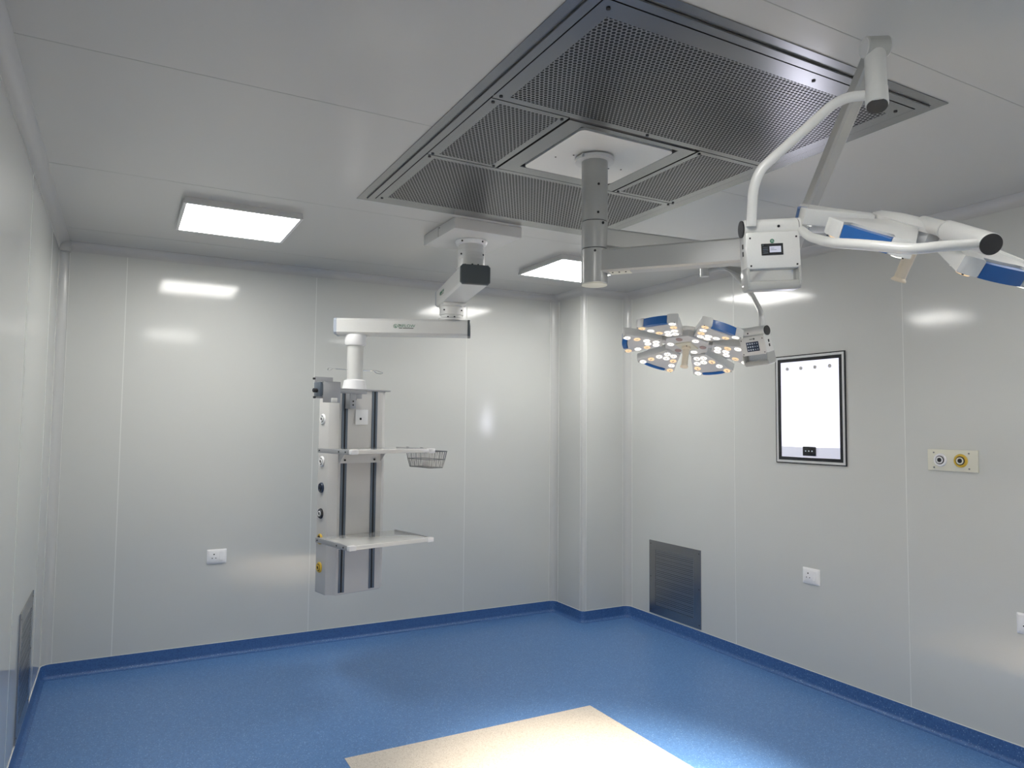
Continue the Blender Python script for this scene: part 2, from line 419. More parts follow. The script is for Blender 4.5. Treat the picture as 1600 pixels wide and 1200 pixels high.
# ------------------------------------------------------------------ ceiling column with two arms
TX, TY = -2.300, -3.185
t = thing('lamp_ceiling_mount', 'thick white ceiling tube with two horizontal arms below the air diffuser', 'ceiling mount', Matrix.Translation((TX, TY, H)))
bm = N(); prism(bm, rrect(.505, .505, .03, 5, -2.275, -3.165), H - .013, H - .0012); pl = obj('ceiling_plate', bm, WHITE, t, True, label='square white cover plate')
for a, b in ((-2.46, -3.10), (-2.40, -3.16), (-2.16, -3.10), (-2.10, -3.12)):
    bm = N(); cyl(bm, (a, b, H - .015), (a, b, H - .012), .004, n=8); obj('screw', bm, GAP, pl, True)
bm = N(); lathe(bm, [(.090, 0), (.090, .016), (.060, .016)], Matrix.Translation((TX, TY, H - .038)), 48); fl = obj('flange', bm, LIGHTG, t, True)
bm = N(); box(bm, (TX - .092, TY - .04, H - .036), (TX - .085, TY - .028, H - .022)); obj('flange_clip', bm, ALUM, fl, True)
r = .060
def sect(name, z1, z0, rr=r, m=ALU): 
    bm = N(); cyl(bm, (TX, TY, z0 + .0015), (TX, TY, z1 - .0015), rr, n=48, bev=.002); return obj(name, bm, m, t, True)
sect('support_tube', H - .022, 2.680); s2 = sect('upper_bearing', 2.680, 2.553); s3 = sect('lower_bearing', 2.553, 2.392, .0605)
bm = N(); cyl(bm, (TX, TY, 2.40), (TX, TY, H - .05), r - .003, n=32); obj('groove_core', bm, GAP, t, True, label='dark joint rings of the tube')
bm = N(); cyl(bm, (TX, TY, 2.388), (TX, TY, 2.3935), .058, n=48); obj('bottom_cap', bm, CREAM, t, True)
for (dx, z) in ((.012, 2.842), (.010, 2.712), (.032, 2.664), (-.004, 2.536)):
    ang = math.atan2(-.876, -.479) ; px = TX + r * cos(ang) + dx * .877; py = TY + r * sin(ang) - dx * .48
    bm = N(); cyl(bm, (px - .002, py - .002, z), (px + .004, py + .006, z), .0055, n=12); obj('screw', bm, GAP, t, True)
E1 = V((-1.764, -3.833, 2.49)); E2 = V((-1.255, -3.29, 2.61))
def arm(name, z0, z1, end, w, w2, bearing):
    a = V((TX, TY, 0)); d = V((end.x, end.y, 0)) - a; L = d.length; M = frame(d, (0, 0, 1), (TX, TY, 0))
    bm = N(); zc = (z0 + z1) / 2
    def sec(x, hw, za, zb, c=.008):
        return [M @ V((x, y, z)) for y, z in ((-hw, za + c), (-hw + c, za), (hw - c, za), (hw, za + c), (hw, zb - c), (hw - c, zb), (-hw + c, zb), (-hw, zb - c))]
    rings(bm, [sec(.04, w / 2, z0, z1), sec(L - .03, w2 / 2, z0, z1), sec(L + .035, w2 / 2 * .7, z0 + .006, z1 - .006)])
    o = obj(name, bm, ALU, t, True)
    bm = N(); box(bm, (.075, -w / 2 + .012, z0 - .0015), (.17, w / 2 - .012, z0 + .0005), M=M); ap = obj('access_plate', bm, CREAM, o, True)
    for q in (.09, .12, .15):
        bm = N(); cyl(bm, M @ V((q, -.02, z0 - .004)), M @ V((q, -.02, z0)), .004, n=8); obj('screw', bm, GAP, o, True)
    # small joint boss under / above the end
    bm = N(); cyl(bm, (end.x, end.y, z0 - .022), (end.x, end.y, z0 + .001), .036, n=28, bev=.002); obj('joint_boss', bm, WHITE, o, True)
    return o
arm('lower_arm', 2.440, 2.545, E1, .085, .085, None)
arm('upper_arm', 2.562, 2.652, E2, .085, .085, None)

# ------------------------------------------------------------------ surgical lamps
def petal_poly(r0, r1, h0, h1, notch=None, n=6):
    """petal outline in its own frame: x radial, y lateral"""
    a = math.asin(h1 / r1); pts = [(r0, -h0), (r1 * cos(-a), r1 * sin(-a))]
    if notch:
        b, dn = notch
        for i in range(n + 1):
            q = -a + (a - b) * i / n; pts.append((r1 * cos(q), r1 * sin(q)))
        for i in range(n + 1):
            q = -b + 2 * b * i / n; pts.append(((r1 - dn) * cos(q), (r1 - dn) * sin(q)))
        for i in range(n + 1):
            q = b + (a - b) * i / n; pts.append((r1 * cos(q), r1 * sin(q)))
        pts.pop(1)
    else:
        for i in range(1, 2 * n + 1):
            q = -a + 2 * a * i / (2 * n); pts.append((r1 * cos(q), r1 * sin(q)))
    pts.append((r0, h0)); return pts
PH = .046
def lens(parent, x, y, m, z=0, mesh=[None, {}]):
    if m.name not in mesh[1]:
        bm = N(); lathe(bm, [(.0178, 0), (.0178, -.0016), (.0165, -.0032), (.0100, -.0036), (.0045, -.0025), (.0001, -.0022)], None, 20)
        o = obj('led_lens', bm, m, parent); mesh[1][m.name] = o
        if m is not LEDO:
            o.data.materials.append(CORE)
            for p in o.data.polygons:
                if abs(p.center.x) < .0075 and abs(p.center.y) < .0032: p.material_index = 1
    else:
        o = mesh[1][m.name].copy(); COL.objects.link(o); o.parent = parent
    o.location = (x, y, z); return o
LEDS = [(.162, -.020, 1), (.162, .020, 1), (.210, -.047, 0), (.205, 0., 1), (.212, .042, 1), (.260, -.068, 1), (.262, .064, 0), (.312, -.090, 0), (.314, .086, 1)]
def make_lamp(root, proto=None):
    """head in the root's frame: z = 0 is the lit face, the back is +z"""
    if proto is None:
        bm = N(); hexo = [(.128 * cos(radians(30 + 60 * i)), .128 * sin(radians(30 + 60 * i))) for i in range(6)]
        prism(bm, hexo, .001, .040, bev=.003); hub = obj('hub', bm, LIGHTG, root)
        bm = N(); lathe(bm, [(.135, .036), (.140, .048), (.120, .060), (.07, .066), (.0001, .068)], None, 40); obj('hub_cover', bm, WHITE, hub)
        bm = N(); prism(bm, [(.062 * cos(radians(60 * i + 15)), .062 * sin(radians(60 * i + 15))) for i in (0, 1.5, 3, 4.5)], -.008, .002, bev=.002); obj('handle_socket', bm, CREAM, hub)
        for i in range(6):
            a = radians(60 * i); lens(hub, .085 * cos(a), .085 * sin(a), LEDO if i % 2 == 0 else LEDW)
        for i in range(6):
            pt = obj('petal', prism(N(), petal_poly(.130, .345, .044, .122, (.20, .030)), 0, PH, bev=.004), WHITE, root) if i == 0 else None
            if i == 0:
                first = pt
                bm = N(); prism(bm, petal_poly(.134, .341, .040, .116, (.205, .032)), -.0012, .001); obj('face_plate', bm, LIGHTG, pt, label='grey lamp face')
                bm = N(); n = 8; b = .195
                pl = [(.3445 * cos(-b + 2 * b * k / n), .3445 * sin(-b + 2 * b * k / n)) for k in range(n + 1)] + [((.320) * cos(b - 2 * b * k / n), (.320) * sin(b - 2 * b * k / n)) for k in range(n + 1)]
                prism(bm, pl, -.0005, PH - .006, bev=.002); obj('blue_handle', bm, HBLUE, pt, label='blue grip bar')
                for sx, sy in ((.146, -.036), (.146, .036), (.330, -.106), (.330, .106)):
                    bm = N(); cyl(bm, (sx, sy, -.0022), (sx, sy, 0), .0028, n=8); obj('screw', bm, GAP, pt)
                for k, (x, y, w) in enumerate(LEDS): lens(pt, x, y, LEDW if w else LEDY, -.0012)
            else:
                pt = first.copy(); COL.objects.link(pt); pt.parent = root
                for ch in first.children:
                    c = ch.copy(); COL.objects.link(c); c.parent = pt
            pt.matrix_basis = Matrix.Rotation(radians(60 * i), 4, 'Z') @ Matrix.Translation((.13, 0, 0)) @ Matrix.Rotation(radians(8), 4, 'Y') @ Matrix.Translation((-.13, 0, 0))
        # sterile handle
        bm = N(); lathe(bm, [(.024, -.006), (.024, -.020), (.0178, -.024), (.0165, -.112), (.0215, -.119), (.0215, -.123), (.0001, -.124)], None, 24)
        h = obj('sterile_handle', bm, CREAMP, root, label='cream cylindrical grip')
        bm = N(); cyl(bm, (.0, -.0245, -.012), (0, -.0225, -.012), .003, n=10); obj('screw', bm, GAP, h)
        # spokes joining petals and hub
        for i in range(6):
            bm = N(); box(bm, (.10, -.02, .008), (.16, .02, .034), .003, Matrix.Rotation(radians(60 * i), 4, 'Z')); obj('petal_bracket', bm, LIGHTG, root)
    else:
        for ch in proto.children: copy_tree(ch, root)

G = 'surgical lamps on the ceiling arms'
x2 = V((.7423, -.659, -.1213)); z2 = V((.2822, .1432, .9486)); c2 = V((-1.529, -2.947, 2.181))
L2 = thing('surgical_lamp', 'lit six-petal surgical lamp facing the camera, seen beside the far corner column', 'surgical lamp', frame(x2, z2, c2), G)
make_lamp(L2)
z1 = V((-0.018, -0.4706, 0.8822)); x1 = V((0.561, -0.7351, -0.3806)); c1 = V((-2.142, -4.596, 2.298))
L1 = thing('surgical_lamp', 'nearer surgical lamp seen edge-on at the upper right with its screen box', 'surgical lamp', frame(x1, z1, c1) @ Matrix.Rotation(radians(10), 4, 'Z'), G)
make_lamp(L1, L2)

def spring_arm(root, a, b, d0, d1, w0, w1, drum_dir):
    """tapered box arm from elbow a to drum b"""
    a, b = V(a), V(b); d = b - a; side = V(drum_dir).normalized(); M = frame(d, d.cross(side), a); L = d.length
    bm = N()
    def sec(x, hw, hh, c=.35):
        c = min(hw, hh) * c
        return [M @ V((x, y, z)) for y, z in ((-hw, -hh + c), (-hw + c, -hh), (hw - c, -hh), (hw, -hh + c), (hw, hh - c), (hw - c, hh), (-hw + c, hh), (-hw, hh - c))]
    rings(bm, [sec(0, w0 / 2, d0 / 2), sec(L * .82, w1 / 2 * 1.05, d1 / 2), sec(L, w1 / 2, d1 / 2)])
    o = obj('spring_arm', bm, ALU, root, True)
    return o
def drum(root, c, ax, r, hl, m=ALU, name='pivot_drum'):
    ax = V(ax).normalized(); c = V(c)
    bm = N(); cyl(bm, c - ax * hl, c + ax * hl, r, n=32, bev=.003); o = obj(name, bm, m, root, True)
    for s in (-1, 1):
        bm = N(); cyl(bm, c + ax * (s * hl * .98), c + ax * (s * (hl + .0025)), r * .9, n=32); obj('drum_cap', bm, LIGHTG, o, True)
    return o
def control_head(root, A, B, down, face, W, HT, TH, rc_, screen):
    """horizontal cylinder A-B with the control box hanging from it; face = outward normal of the screen side"""
    A, B = V(A), V(B); x = (B - A).normalized(); f = V(face); f = (f - x * f.dot(x)).normalized(); dn = V(down); dn = (dn - x * dn.dot(x)).normalized()
    f = (f - dn * f.dot(dn)).normalized()
    L = (B - A).length
    bm = N(); cyl(bm, A, B, rc_, n=36, bev=.001); cy_ = obj('yoke_cylinder', bm, WHITE, root, True)
    bm = N(); cyl(bm, A - x * .004, A + x * .0005, rc_ * .92, n=32); obj('end_cap', bm, BLK, cy_, True)
    bm = N(); q = A + x * L * .62 + f * rc_ * .97; cyl(bm, q, q + f * .002, .004, n=12); obj('screw', bm, GAP, cy_, True)
    O = A + x * L / 2
    M = Matrix((x, dn, -f)).transposed().to_4x4(); M.translation = O      # local: X along cylinder, Y down, Z away from viewer
    hw = L / 2; y0 = rc_ * .55; y1 = HT; zf = -TH / 2
    wy0 = y0 + (y1 - y0) * .64; wy1 = y0 + (y1 - y0) * .84
    bm = N(); box(bm, (-hw, y0, -TH / 2), (hw, wy0, TH / 2), .006, M)
    o = obj('control_box', bm, WHITE, root, True)
    bm = N(); box(bm, (-hw, wy0 - .008, -TH / 2), (-hw + .008, y1 - .01, TH / 2), .003, M); box(bm, (hw - .008, wy0 - .008, -TH / 2), (hw, y1 - .01, TH / 2), .003, M)
    box(bm, (-hw, wy1, -TH / 2 + .002), (hw, y1, TH / 2), .008, M)
    obj('grip_frame', bm, ALU, o, True)
    bm = N(); box(bm, (-hw + .008, wy0, -TH * .12), (hw - .008, wy1, TH * .1), 0, M); obj('grip_window', bm, CHR, o, True, label='shiny reflective window')
    for sx in (-1, 1):
        for yy in (y0 + .018, wy0 - .010):
            bm = N(); c = M @ V((sx * (hw - .012), yy, zf)); cyl(bm, c - (M.to_3x3() @ V((0, 0, .0012))), c, .0028, n=10); obj('screw', bm, GAP, o, True)
    if screen == 'lcd':
        sc = obj('display', box(N(), (-.036, y0 + .036, zf - .0012), (.014 + .014, y0 + .036 + .034, zf + .0005), 0, M), BLK, o, True, label='black rimmed display')
        obj('lcd', box(N(), (-.012, y0 + .044, zf - .0018), (.0215, y0 + .062, zf - .0008), 0, M), SCR, sc, True)
        bm = N()
        for i, (u, w, h_) in enumerate(((-.033, .004, .003),)): box(bm, (u, y0 + .0385, zf - .0019), (u + w, y0 + .0385 + h_, zf - .001), 0, M)
        for k, (u0, u1, yy) in enumerate(((-.0095, .001, .0500), (-.0095, .008, .0545))): box(bm, (u0, y0 + yy - .0006, zf - .0022), (u1, y0 + yy + .0006, zf - .0017), 0, M)
        for k in range(4): box(bm, (-.0315, y0 + .0455 + .0055 * k, zf - .0018), (-.0165, y0 + .0475 + .0055 * k, zf - .0011), 0, M)
        obj('display_icons', bm, RAIL, sc, True)
        bm = N(); c = M @ V((-.0035, y0 + .0285, zf)); fd = M.to_3x3() @ V((0, 0, -1)); cyl(bm, c, c + fd * .0012, .0062, n=24); lg = obj('logo_badge', bm, GREEN, o, True, label='round green badge')
        bm = N(); box(bm, (-.0065, y0 + .0262, zf - .0017), (-.0015, y0 + .0271, zf - .0010), 0, M); box(bm, (-.007, y0 + .0295, zf - .0017), (.0005, y0 + .0304, zf - .0010), 0, M)
        obj('badge_mark', bm, WHITEP, lg, True)
    else:
        sc = obj('keypad', box(N(), (-.036, y0 + .030, zf - .0012), (.036, y0 + .078, zf + .0005), 0, M), NAVY, o, True, label='dark keypad with pale symbols')
        bm = N()
        for i in range(5):
            for j in range(3):
                s_ = .0036 if i >= 2 else .0024
                cxx = -.027 + i * .0135; cyy = y0 + .039 + j * .015
                box(bm, (cxx - s_, cyy - s_, zf - .0018), (cxx + s_, cyy + s_, zf - .0011), 0, M)
        obj('key_symbols', bm, ICON, sc, True)
        bm = N(); c = M @ V((-.014, y0 + .016, zf)); fd = M.to_3x3() @ V((0, 0, -1)); cyl(bm, c, c + fd * .001, .0045, n=16)
        box(bm, (-.008, y0 + .0145, zf - .001), (.012, y0 + .0175, zf), 0, M); obj('maker_mark', bm, INK, o, True)
    # side label plate with symbols
    bm = N()
    sx = -hw
    for yy in (y0 + .03, y0 + .052): box(bm, (sx - .0008, yy, -.006), (sx + .0008, yy + .014, .004), 0, M)
    obj('side_symbol', bm, GAP, o, True)
    return M

Mx = lambda a, b, s: V(a) * (1 - s) + V(b) * s
# --- lamp 1 (near)
el1 = V((-1.764, -3.833, 2.430))
bm = N(); cyl(bm, el1 - V((0, 0, .012)), el1 + V((0, 0, .02)), .034, n=32, bev=.003); obj('elbow', bm, ALU, L1, True)
dr1 = V((-2.329, -4.609, 2.832)); dax = V((.0631, -.034, .004))
spring_arm(L1, el1 + V((-.03, -.03, .045)), dr1, .056, .052, .046, .040, dax)
drum(L1, dr1, dax, .030, .032)
bm = N(); cyl(bm, (-2.331, -4.607, 2.815), (-2.348, -4.621, 2.700), .0285, n=32, bev=.003); vc = obj('vertical_pivot', bm, ALUP, L1, True)
bm = N(); cyl(bm, (-2.3475, -4.6205, 2.702), (-2.358, -4.629, 2.648), .0300, n=32, bev=.002); obj('pivot_sleeve', bm, ALUP, vc, True)
bm = N(); cyl(bm, (-2.3575, -4.6287, 2.6495), (-2.3595, -4.6303, 2.6440), .0272, n=32); obj('end_cap', bm, BLK, vc, True)
bm = N(); tube(bm, [(-2.335, -4.615, 2.690), (-2.395, -4.568, 2.688), (-2.430, -4.543, 2.669), (-2.583, -4.412, 2.490), (-2.592, -4.395, 2.440), (-2.577, -4.372, 2.335)], .0145, 20, .05)
obj('yoke_tube', bm, WHITE, L1, True)

H1A, H1B = V((-2.578, -4.337, 2.333)), V((-2.438, -4.414, 2.342))
hx = (H1B - H1A).normalized()
control_head(L1, H1A, H1B, (.1717, -.0278, -.9848), (-.60, -.77, -.16), .15, .186, .062, .0275, 'lcd')
bm = N(); cyl(bm, H1B, H1B + hx * .0015, .0262, n=32); obj('joint_ring', bm, GAP, L1, True)
bm = N(); cyl(bm, H1B + hx * .0015, H1B + hx * .029, .0272, n=32, bev=.001); obj('fork_sleeve', bm, WHITE, L1, True)
bm = N(); cyl(bm, H1B + hx * .029, H1B + hx * .0305, .0255, n=32); obj('joint_ring', bm, GAP, L1, True)
bm = N(); cyl(bm, H1B + hx * .0305, V((-2.30, -4.505, 2.345)), .019, .019, n=24); obj('pivot_stub', bm, WHITE, L1, True)
bm = N(); tube(bm, [(-2.430, -4.423, 2.337), (-2.476, -4.492, 2.290), (-2.600, -4.657, 2.219), (-2.626, -4.768, 2.187), (-2.592, -4.865, 2.158), (-2.530, -4.905, 2.166), (-2.410, -4.922, 2.182)], .0128, 20, .06)
obj('fork_tube', bm, WHITE, L1, True)
pa, pb, pc_ = V((-2.416, -4.945, 2.176)), V((-2.297, -4.782, 2.263)), V((-2.200, -4.655, 2.330))
bm = N(); cyl(bm, pa, pb, .0265, n=36, bev=.001); pv = obj('pivot_cylinder', bm, WHITE, L1, True)
dd = (pb - pa).normalized()
bm = N(); cyl(bm, pa - dd * .0025, pa + dd * .0005, .0250, n=32); obj('end_cap', bm, BLK, pv, True)
bm = N(); cyl(bm, pb, pb + dd * .004, .0235, n=32); cyl(bm, pb + dd * .004, pb + dd * .010, .0262, n=32); obj('joint_ring', bm, LIGHTG, pv, True)
bm = N(); cyl(bm, pb + dd * .008, pc_, .0215, .020, n=28); obj('pivot_arm', bm, WHITE, L1, True)

# --- lamp 2 (far)
R2 = L2.matrix_world
def l2(r, a, z=.03): return R2 @ V((r * cos(radians(a)), r * sin(radians(a)), z))
A2, B2 = l2(.445, -33, .022), l2(.300, -28, .034)
hx2 = (B2 - A2).normalized()
control_head(L2, A2, B2, (.2660, -.0809, -.9606), (-.80, -.60, -.10), .15, .168, .062, .0265, 'keypad')
bm = N(); cyl(bm, B2, B2 + hx2 * .0015, .0255, n=32); obj('joint_ring', bm, GAP, L2, True)
bm = N(); cyl(bm, B2 + hx2 * .0015, B2 + hx2 * .028, .0262, n=32, bev=.001); obj('fork_sleeve', bm, WHITE, L2, True)
bm = N(); cyl(bm, B2 + hx2 * .028, l2(.13, -30), .018, n=24); obj('pivot_stub', bm, WHITE, L2, True)
bm = N(); tube(bm, [l2(.29, -30, .045), l2(.31, -12, .095), l2(.35, 5, .095), l2(.36, 30, .085), l2(.35, 48, .075), l2(.33, 60, .070)], .0140, 16, .08); obj('fork_tube', bm, WHITE, L2, True)
bm = N(); cyl(bm, l2(.35, 60, .070), l2(.25, 60, .070), .025, n=28, bev=.002); cyl(bm, l2(.25, 60, .070), l2(.10, 60, .055), .018, n=24); obj('pivot_cylinder', bm, WHITE, L2, True)
kn = V((-1.255, -3.29, 2.455))
bm = N(); cyl(bm, (-1.255, -3.29, 2.590), kn, .036, n=32, bev=.003); obj('elbow', bm, ALU, L2, True)
dr2 = V((-1.428, -2.981, 2.680))
spring_arm(L2, kn + V((0, 0, .05)), dr2, .105, .060, .060, .046, (.87, .49, 0))
drum(L2, dr2, (.87, .49, 0), .033, .036)
bm = N(); cyl(bm, (-1.427, -2.979, 2.672), (-1.423, -2.974, 2.562), .0235, n=28, bev=.002); obj('vertical_pivot', bm, WHITE, L2, True)
top2 = A2 * .55 + B2 * .45
bm = N(); tube(bm, [(-1.424, -2.975, 2.588), (-1.350, -3.020, 2.612), (-1.312, -3.050, 2.603), (-1.285, -3.175, 2.450), A2 * .8 + B2 * .2 + V((0, 0, .09)), A2 * .8 + B2 * .2 + V((0, 0, .01))], .0135, 18, .05)
obj('yoke_tube', bm, WHITE, L2, True)

# real light of the two lamps (the lamps are lit in the photograph)
def lamp_spot(root, off, energy, size=.30, spot=50):
    l = bpy.data.lights.new('lamp_beam', 'SPOT'); l.energy = energy; l.color = (1., .90, .76); l.shadow_soft_size = .03
    l.spot_size = radians(spot); l.spot_blend = .75
    o = bpy.data.objects.new('lamp_beam', l); COL.objects.link(o); o.matrix_world = root.matrix_world @ Matrix.Translation(off)
    return o
lamp_spot(L1, (0, 0, -.132), 1050, spot=50)
lamp_spot(L2, (0, 0, -.132), 420, spot=44)

# ------------------------------------------------------------------ ceiling pendant with service column
PA = V((-2.230, -1.712, 0)); PE = V((-2.083, -1.078, 0)); PC = V((-2.707, -.785, 0))
t = thing('ceiling_pendant', 'grey and white two-armed ceiling pendant carrying a tall service column with outlets and shelves', 'medical pendant', Matrix.Translation((PA.x, PA.y, H)))
bm = N(); box(bm, (-2.455, -1.950, 2.932), (-1.992, -1.452, H - .0005), .002); mb = obj('mounting_box', bm, LIGHTG, t, True)
bm = N(); box(bm, (-2.4556, -1.70, 2.934), (-2.4545, -1.697, H - .003)); box(bm, (-2.4562, -1.72, 2.985), (-2.4540, -1.71, 2.992)); obj('seam', bm, GAP, mb, True)
bm = N(); lathe(bm, [(.100, 2.932), (.104, 2.924), (.096, 2.905), (.080, 2.902)], Matrix.Translation(PA), 48); fl = obj('bearing_flange', bm, WHITEP, t, True)
for a in (-70, -150, 20):
    c = PA + V((.099 * cos(radians(a)), .099 * sin(radians(a)), 2.915)); bm = N(); cyl(bm, c, c * 1 + V((.004 * cos(radians(a)), .004 * sin(radians(a)), 0)), .006, n=10); obj('screw', bm, GAP, fl, True)
prof = [(.080, 2.904), (.080, 2.890), (.088, 2.888)]
z = 2.888
for k in range(4): prof += [(.088, z), (.088, z - .018), (.0865, z - .0185), (.0865, z - .0205), (.088, z - .021)]; z -= .0215
prof += [(.088, 2.757), (.094, 2.755), (.094, 2.749)]
bm = N(); lathe(bm, prof, Matrix.Translation(PA), 48); bs = obj('upper_bearing', bm, WHITE, t, True)
for a, z in ((-160, 2.835), (-55, 2.835), (-110, 2.762), (-85, 2.762), (-140, 2.762)):
    c = PA + V((.0875 * cos(radians(a)), .0875 * sin(radians(a)), z)); bm = N(); cyl(bm, c, c + V((.004 * cos(radians(a)), .004 * sin(radians(a)), 0)), .006, n=10); obj('screw', bm, GAP, bs, True)
def pend_arm(name, a, b, z0, z1, w, e0, e1, cap0, cap1, logo_at, lsz):
    d = (b - a); L = d.length; M = frame(d, (0, 0, 1), a)
    hw = w / 2; c = .014
    prof = [(-hw, z0 + c), (-hw + c, z0), (hw - c, z0), (hw, z0 + c), (hw, z1 - c), (hw - c, z1), (-hw + c, z1), (-hw, z1 - c)]
    bm = N(); rings(bm, [[M @ V((x, y, z)) for y, z in prof] for x in (-e0, L + e1)]); o = obj(name, bm, ALUP, t, True)
    sc = lambda f: [(y * f, (z - (z0 + z1) / 2) * f + (z0 + z1) / 2) for y, z in prof]
    for x0, s, mm in ((-e0, -1, cap0), (L + e1, 1, cap1)):
        bm = N(); rings(bm, [[M @ V((x0, y, z)) for y, z in sc(1.02)], [M @ V((x0 + s * .016, y, z)) for y, z in sc(1.02)], [M @ V((x0 + s * .022, y, z)) for y, z in sc(.94)]])
        obj('end_cap', bm, mm, o, True, label='dark end cap' if mm is DCAP else 'grey blue end cap')
    return o, M, L
a1, MA, LA = pend_arm('upper_arm', PA, PE, 2.627, 2.750, .188, .118, .135, DCAP, LCAP, None, 0)
a2, MB, LB = pend_arm('lower_arm', PE, PC, 2.388, 2.503, .158, .118, .125, DCAP, LCAP, None, 0)
# left side of the upper arm faces -x ; front side of the lower arm faces the camera
def logo(parent, M, size, full=True):
    """ring emblem, lettering and underline on the plane z=0 of M"""
    bm = N(); tube(bm, [M @ V((-.074 + .0125 * cos(2 * pi * i / 20), .0125 * sin(2 * pi * i / 20), 0)) for i in range(20)], .0015, 6, closed=True)
    box(bm, (-.078, -.006, -.0004), (-.074, .007, .0006), 0, M); box(bm, (-.075, -.009, -.0004), (-.067, -.004, .0006), 0, M)
    obj('logo_ring', bm, GREEN, parent, True)
    text('logo_text', 'DIFLOW', .029, M @ Matrix.Translation((0.005, .002, 0)), GREEN, parent, sx=1.12)
    bm = N(); prism(bm, [(-.046, .011), (-.034, .011), (-.046, 0)], -.0004, .0008, M); box(bm, (-.048, -.0165, -.0004), (-.025, -.0115, .0006), 0, M); box(bm, (-.020, -.0165, -.0004), (.055, -.0115, .0006), 0, M)
    obj('logo_underline', bm, INK, parent, True)
dB = (PC - PE).normalized(); nB = V((-dB.y, dB.x, 0))            # points to the camera side
if nB.y > 0: nB = -nB
p0 = PE + dB * (LB * .47) + nB * (.079 + .0006); p0.z = 2.449
logo(a2, frame(-dB, nB, p0), .1)
dA = (PE - PA).normalized(); nA = V((-dA.y, dA.x, 0))
if nA.x > 0: nA = -nA
p1 = PA + dA * (LA * .80) + nA * (.094 + .0006); p1.z = 2.690
logo(a1, frame(dA * -1 if dA.cross(V((0, 0, 1))).dot(nA) < 0 else dA, nA, p1), .1)
bm = N(); lathe(bm, [(.084, 2.628), (.084, 2.600), (.088, 2.598), (.088, 2.545), (.078, 2.543), (.078, 2.520), (.094, 2.518), (.094, 2.503)], Matrix.Translation(PE), 48)
box(bm, (-.10, -.09, 2.606), (.09, .08, 2.626), .004, frame(dA, (0, 0, 1), PE)); el = obj('elbow_bearing', bm, WHITE, t, True)
bm = N(); cyl(bm, PE + V((0, 0, 2.512)), PE + V((0, 0, 2.522)), .080, n=40); obj('joint_ring', bm, GAP, el, True)
for a in (-60, -150, -100, -130):
    z = 2.575 if a in (-60, -150) else 2.522
    c = PE + V((.0875 * cos(radians(a)), .0875 * sin(radians(a)), z)); bm = N(); cyl(bm, c, c + V((.005 * cos(radians(a)), .005 * sin(radians(a)), 0)), .006, n=10); obj('screw', bm, GAP, el, True)
bm = N(); lathe(bm, [(.074, 2.389), (.078, 2.370), (.076, 2.325), (.068, 2.312), (.056, 2.311)], Matrix.Translation(PC), 40); obj('upper_collar', bm, WHITEP, t, True, label='white plastic collar')
bm = N(); cyl(bm, PC + V((0, 0, 2.04)), PC + V((0, 0, 2.316)), .0565, n=40); obj('drop_tube', bm, ALUP, t, True)
bm = N(); lathe(bm, [(.092, 1.990), (.092, 1.996), (.078, 2.058), (.060, 2.066)], Matrix.Translation(PC), 12); obj('lower_collar', bm, WHITEP, t, True, label='white faceted plastic skirt', )
# hooks
for s, pts in ((1, [(.05, 0, 0), (.13, -.01, .002), (.155, -.03, .004), (.20, -.05, -.012), (.195, -.03, -.020), (.165, -.01, -.014), (.145, -.015, .0)]),
               (-1, [(-.05, 0, 0), (-.16, -.01, .0), (-.185, -.03, .004), (-.225, -.05, -.002), (-.225, -.04, -.014), (-.195, -.02, -.012), (-.175, -.01, 0)])):
    bm = N(); MM = frame((cos(radians(9)), sin(radians(9)), 0), (0, 0, 1), PC + V((0, 0, 2.135))); tube(bm, [MM @ V(q) for q in pts], .0022, 8, .015); obj('drip_hook', bm, CHR, t, True)
# service column: local x right, -y towards the room
SCM = frame((cos(radians(12)), sin(radians(12)), 0), (0, 0, 1), (-2.718, -.792, 0))
w, d, ch, zb, zt = .44, .25, .05, .583, 1.982
bm = N(); prism(bm, [(-w / 2, -d / 2 + ch), (-w / 2 + ch, -d / 2), (w / 2 - ch, -d / 2), (w / 2, -d / 2 + ch), (w / 2, d / 2 - ch), (w / 2 - ch, d / 2), (-w / 2 + ch, d / 2), (-w / 2, d / 2 - ch)], zb, zt, SCM, bev=.001)
body = obj('service_column', bm, PINKG, t, True)
bm = N(); prism(bm, [(-w / 2 - .004, -d / 2 + ch), (-w / 2 + ch, -d / 2 - .004), (w / 2 + .012, -d / 2 - .004), (w / 2 + .012, d / 2), (-w / 2 - .004, d / 2)], zt, zt + .010, SCM); obj('top_plate', bm, ALUM, t, True)
bm = N(); box(bm, (-w / 2 + ch, -d / 2 - .001, zb - .001), (w / 2 - ch, d / 2 - .01, zb + .003), 0, SCM); box(bm, (-w / 2, -d / 2 + ch, zb - .001), (w / 2, d / 2 - ch, zb + .003), 0, SCM); obj('bottom_plate', bm, ALUM, body, True)
for x0 in (-.150, .083):
    bm = N(); box(bm, (x0, -d / 2 - .004, zb + .012), (x0 + .0165, -d / 2 + .001, zt - .002), .001, SCM); box(bm, (x0 + .0285, -d / 2 - .004, zb + .012), (x0 + .045, -d / 2 + .001, zt - .002), .001, SCM)
    r_ = obj('mounting_rail', bm, RAIL, t, True, label='blue grey vertical slotted rail')
    bm = N(); box(bm, (x0 + .0160, -d / 2 - .0015, zb + .013), (x0 + .0290, -d / 2 + .0005, zt - .003), 0, SCM); obj('rail_slot', bm, GAP, r_, True)
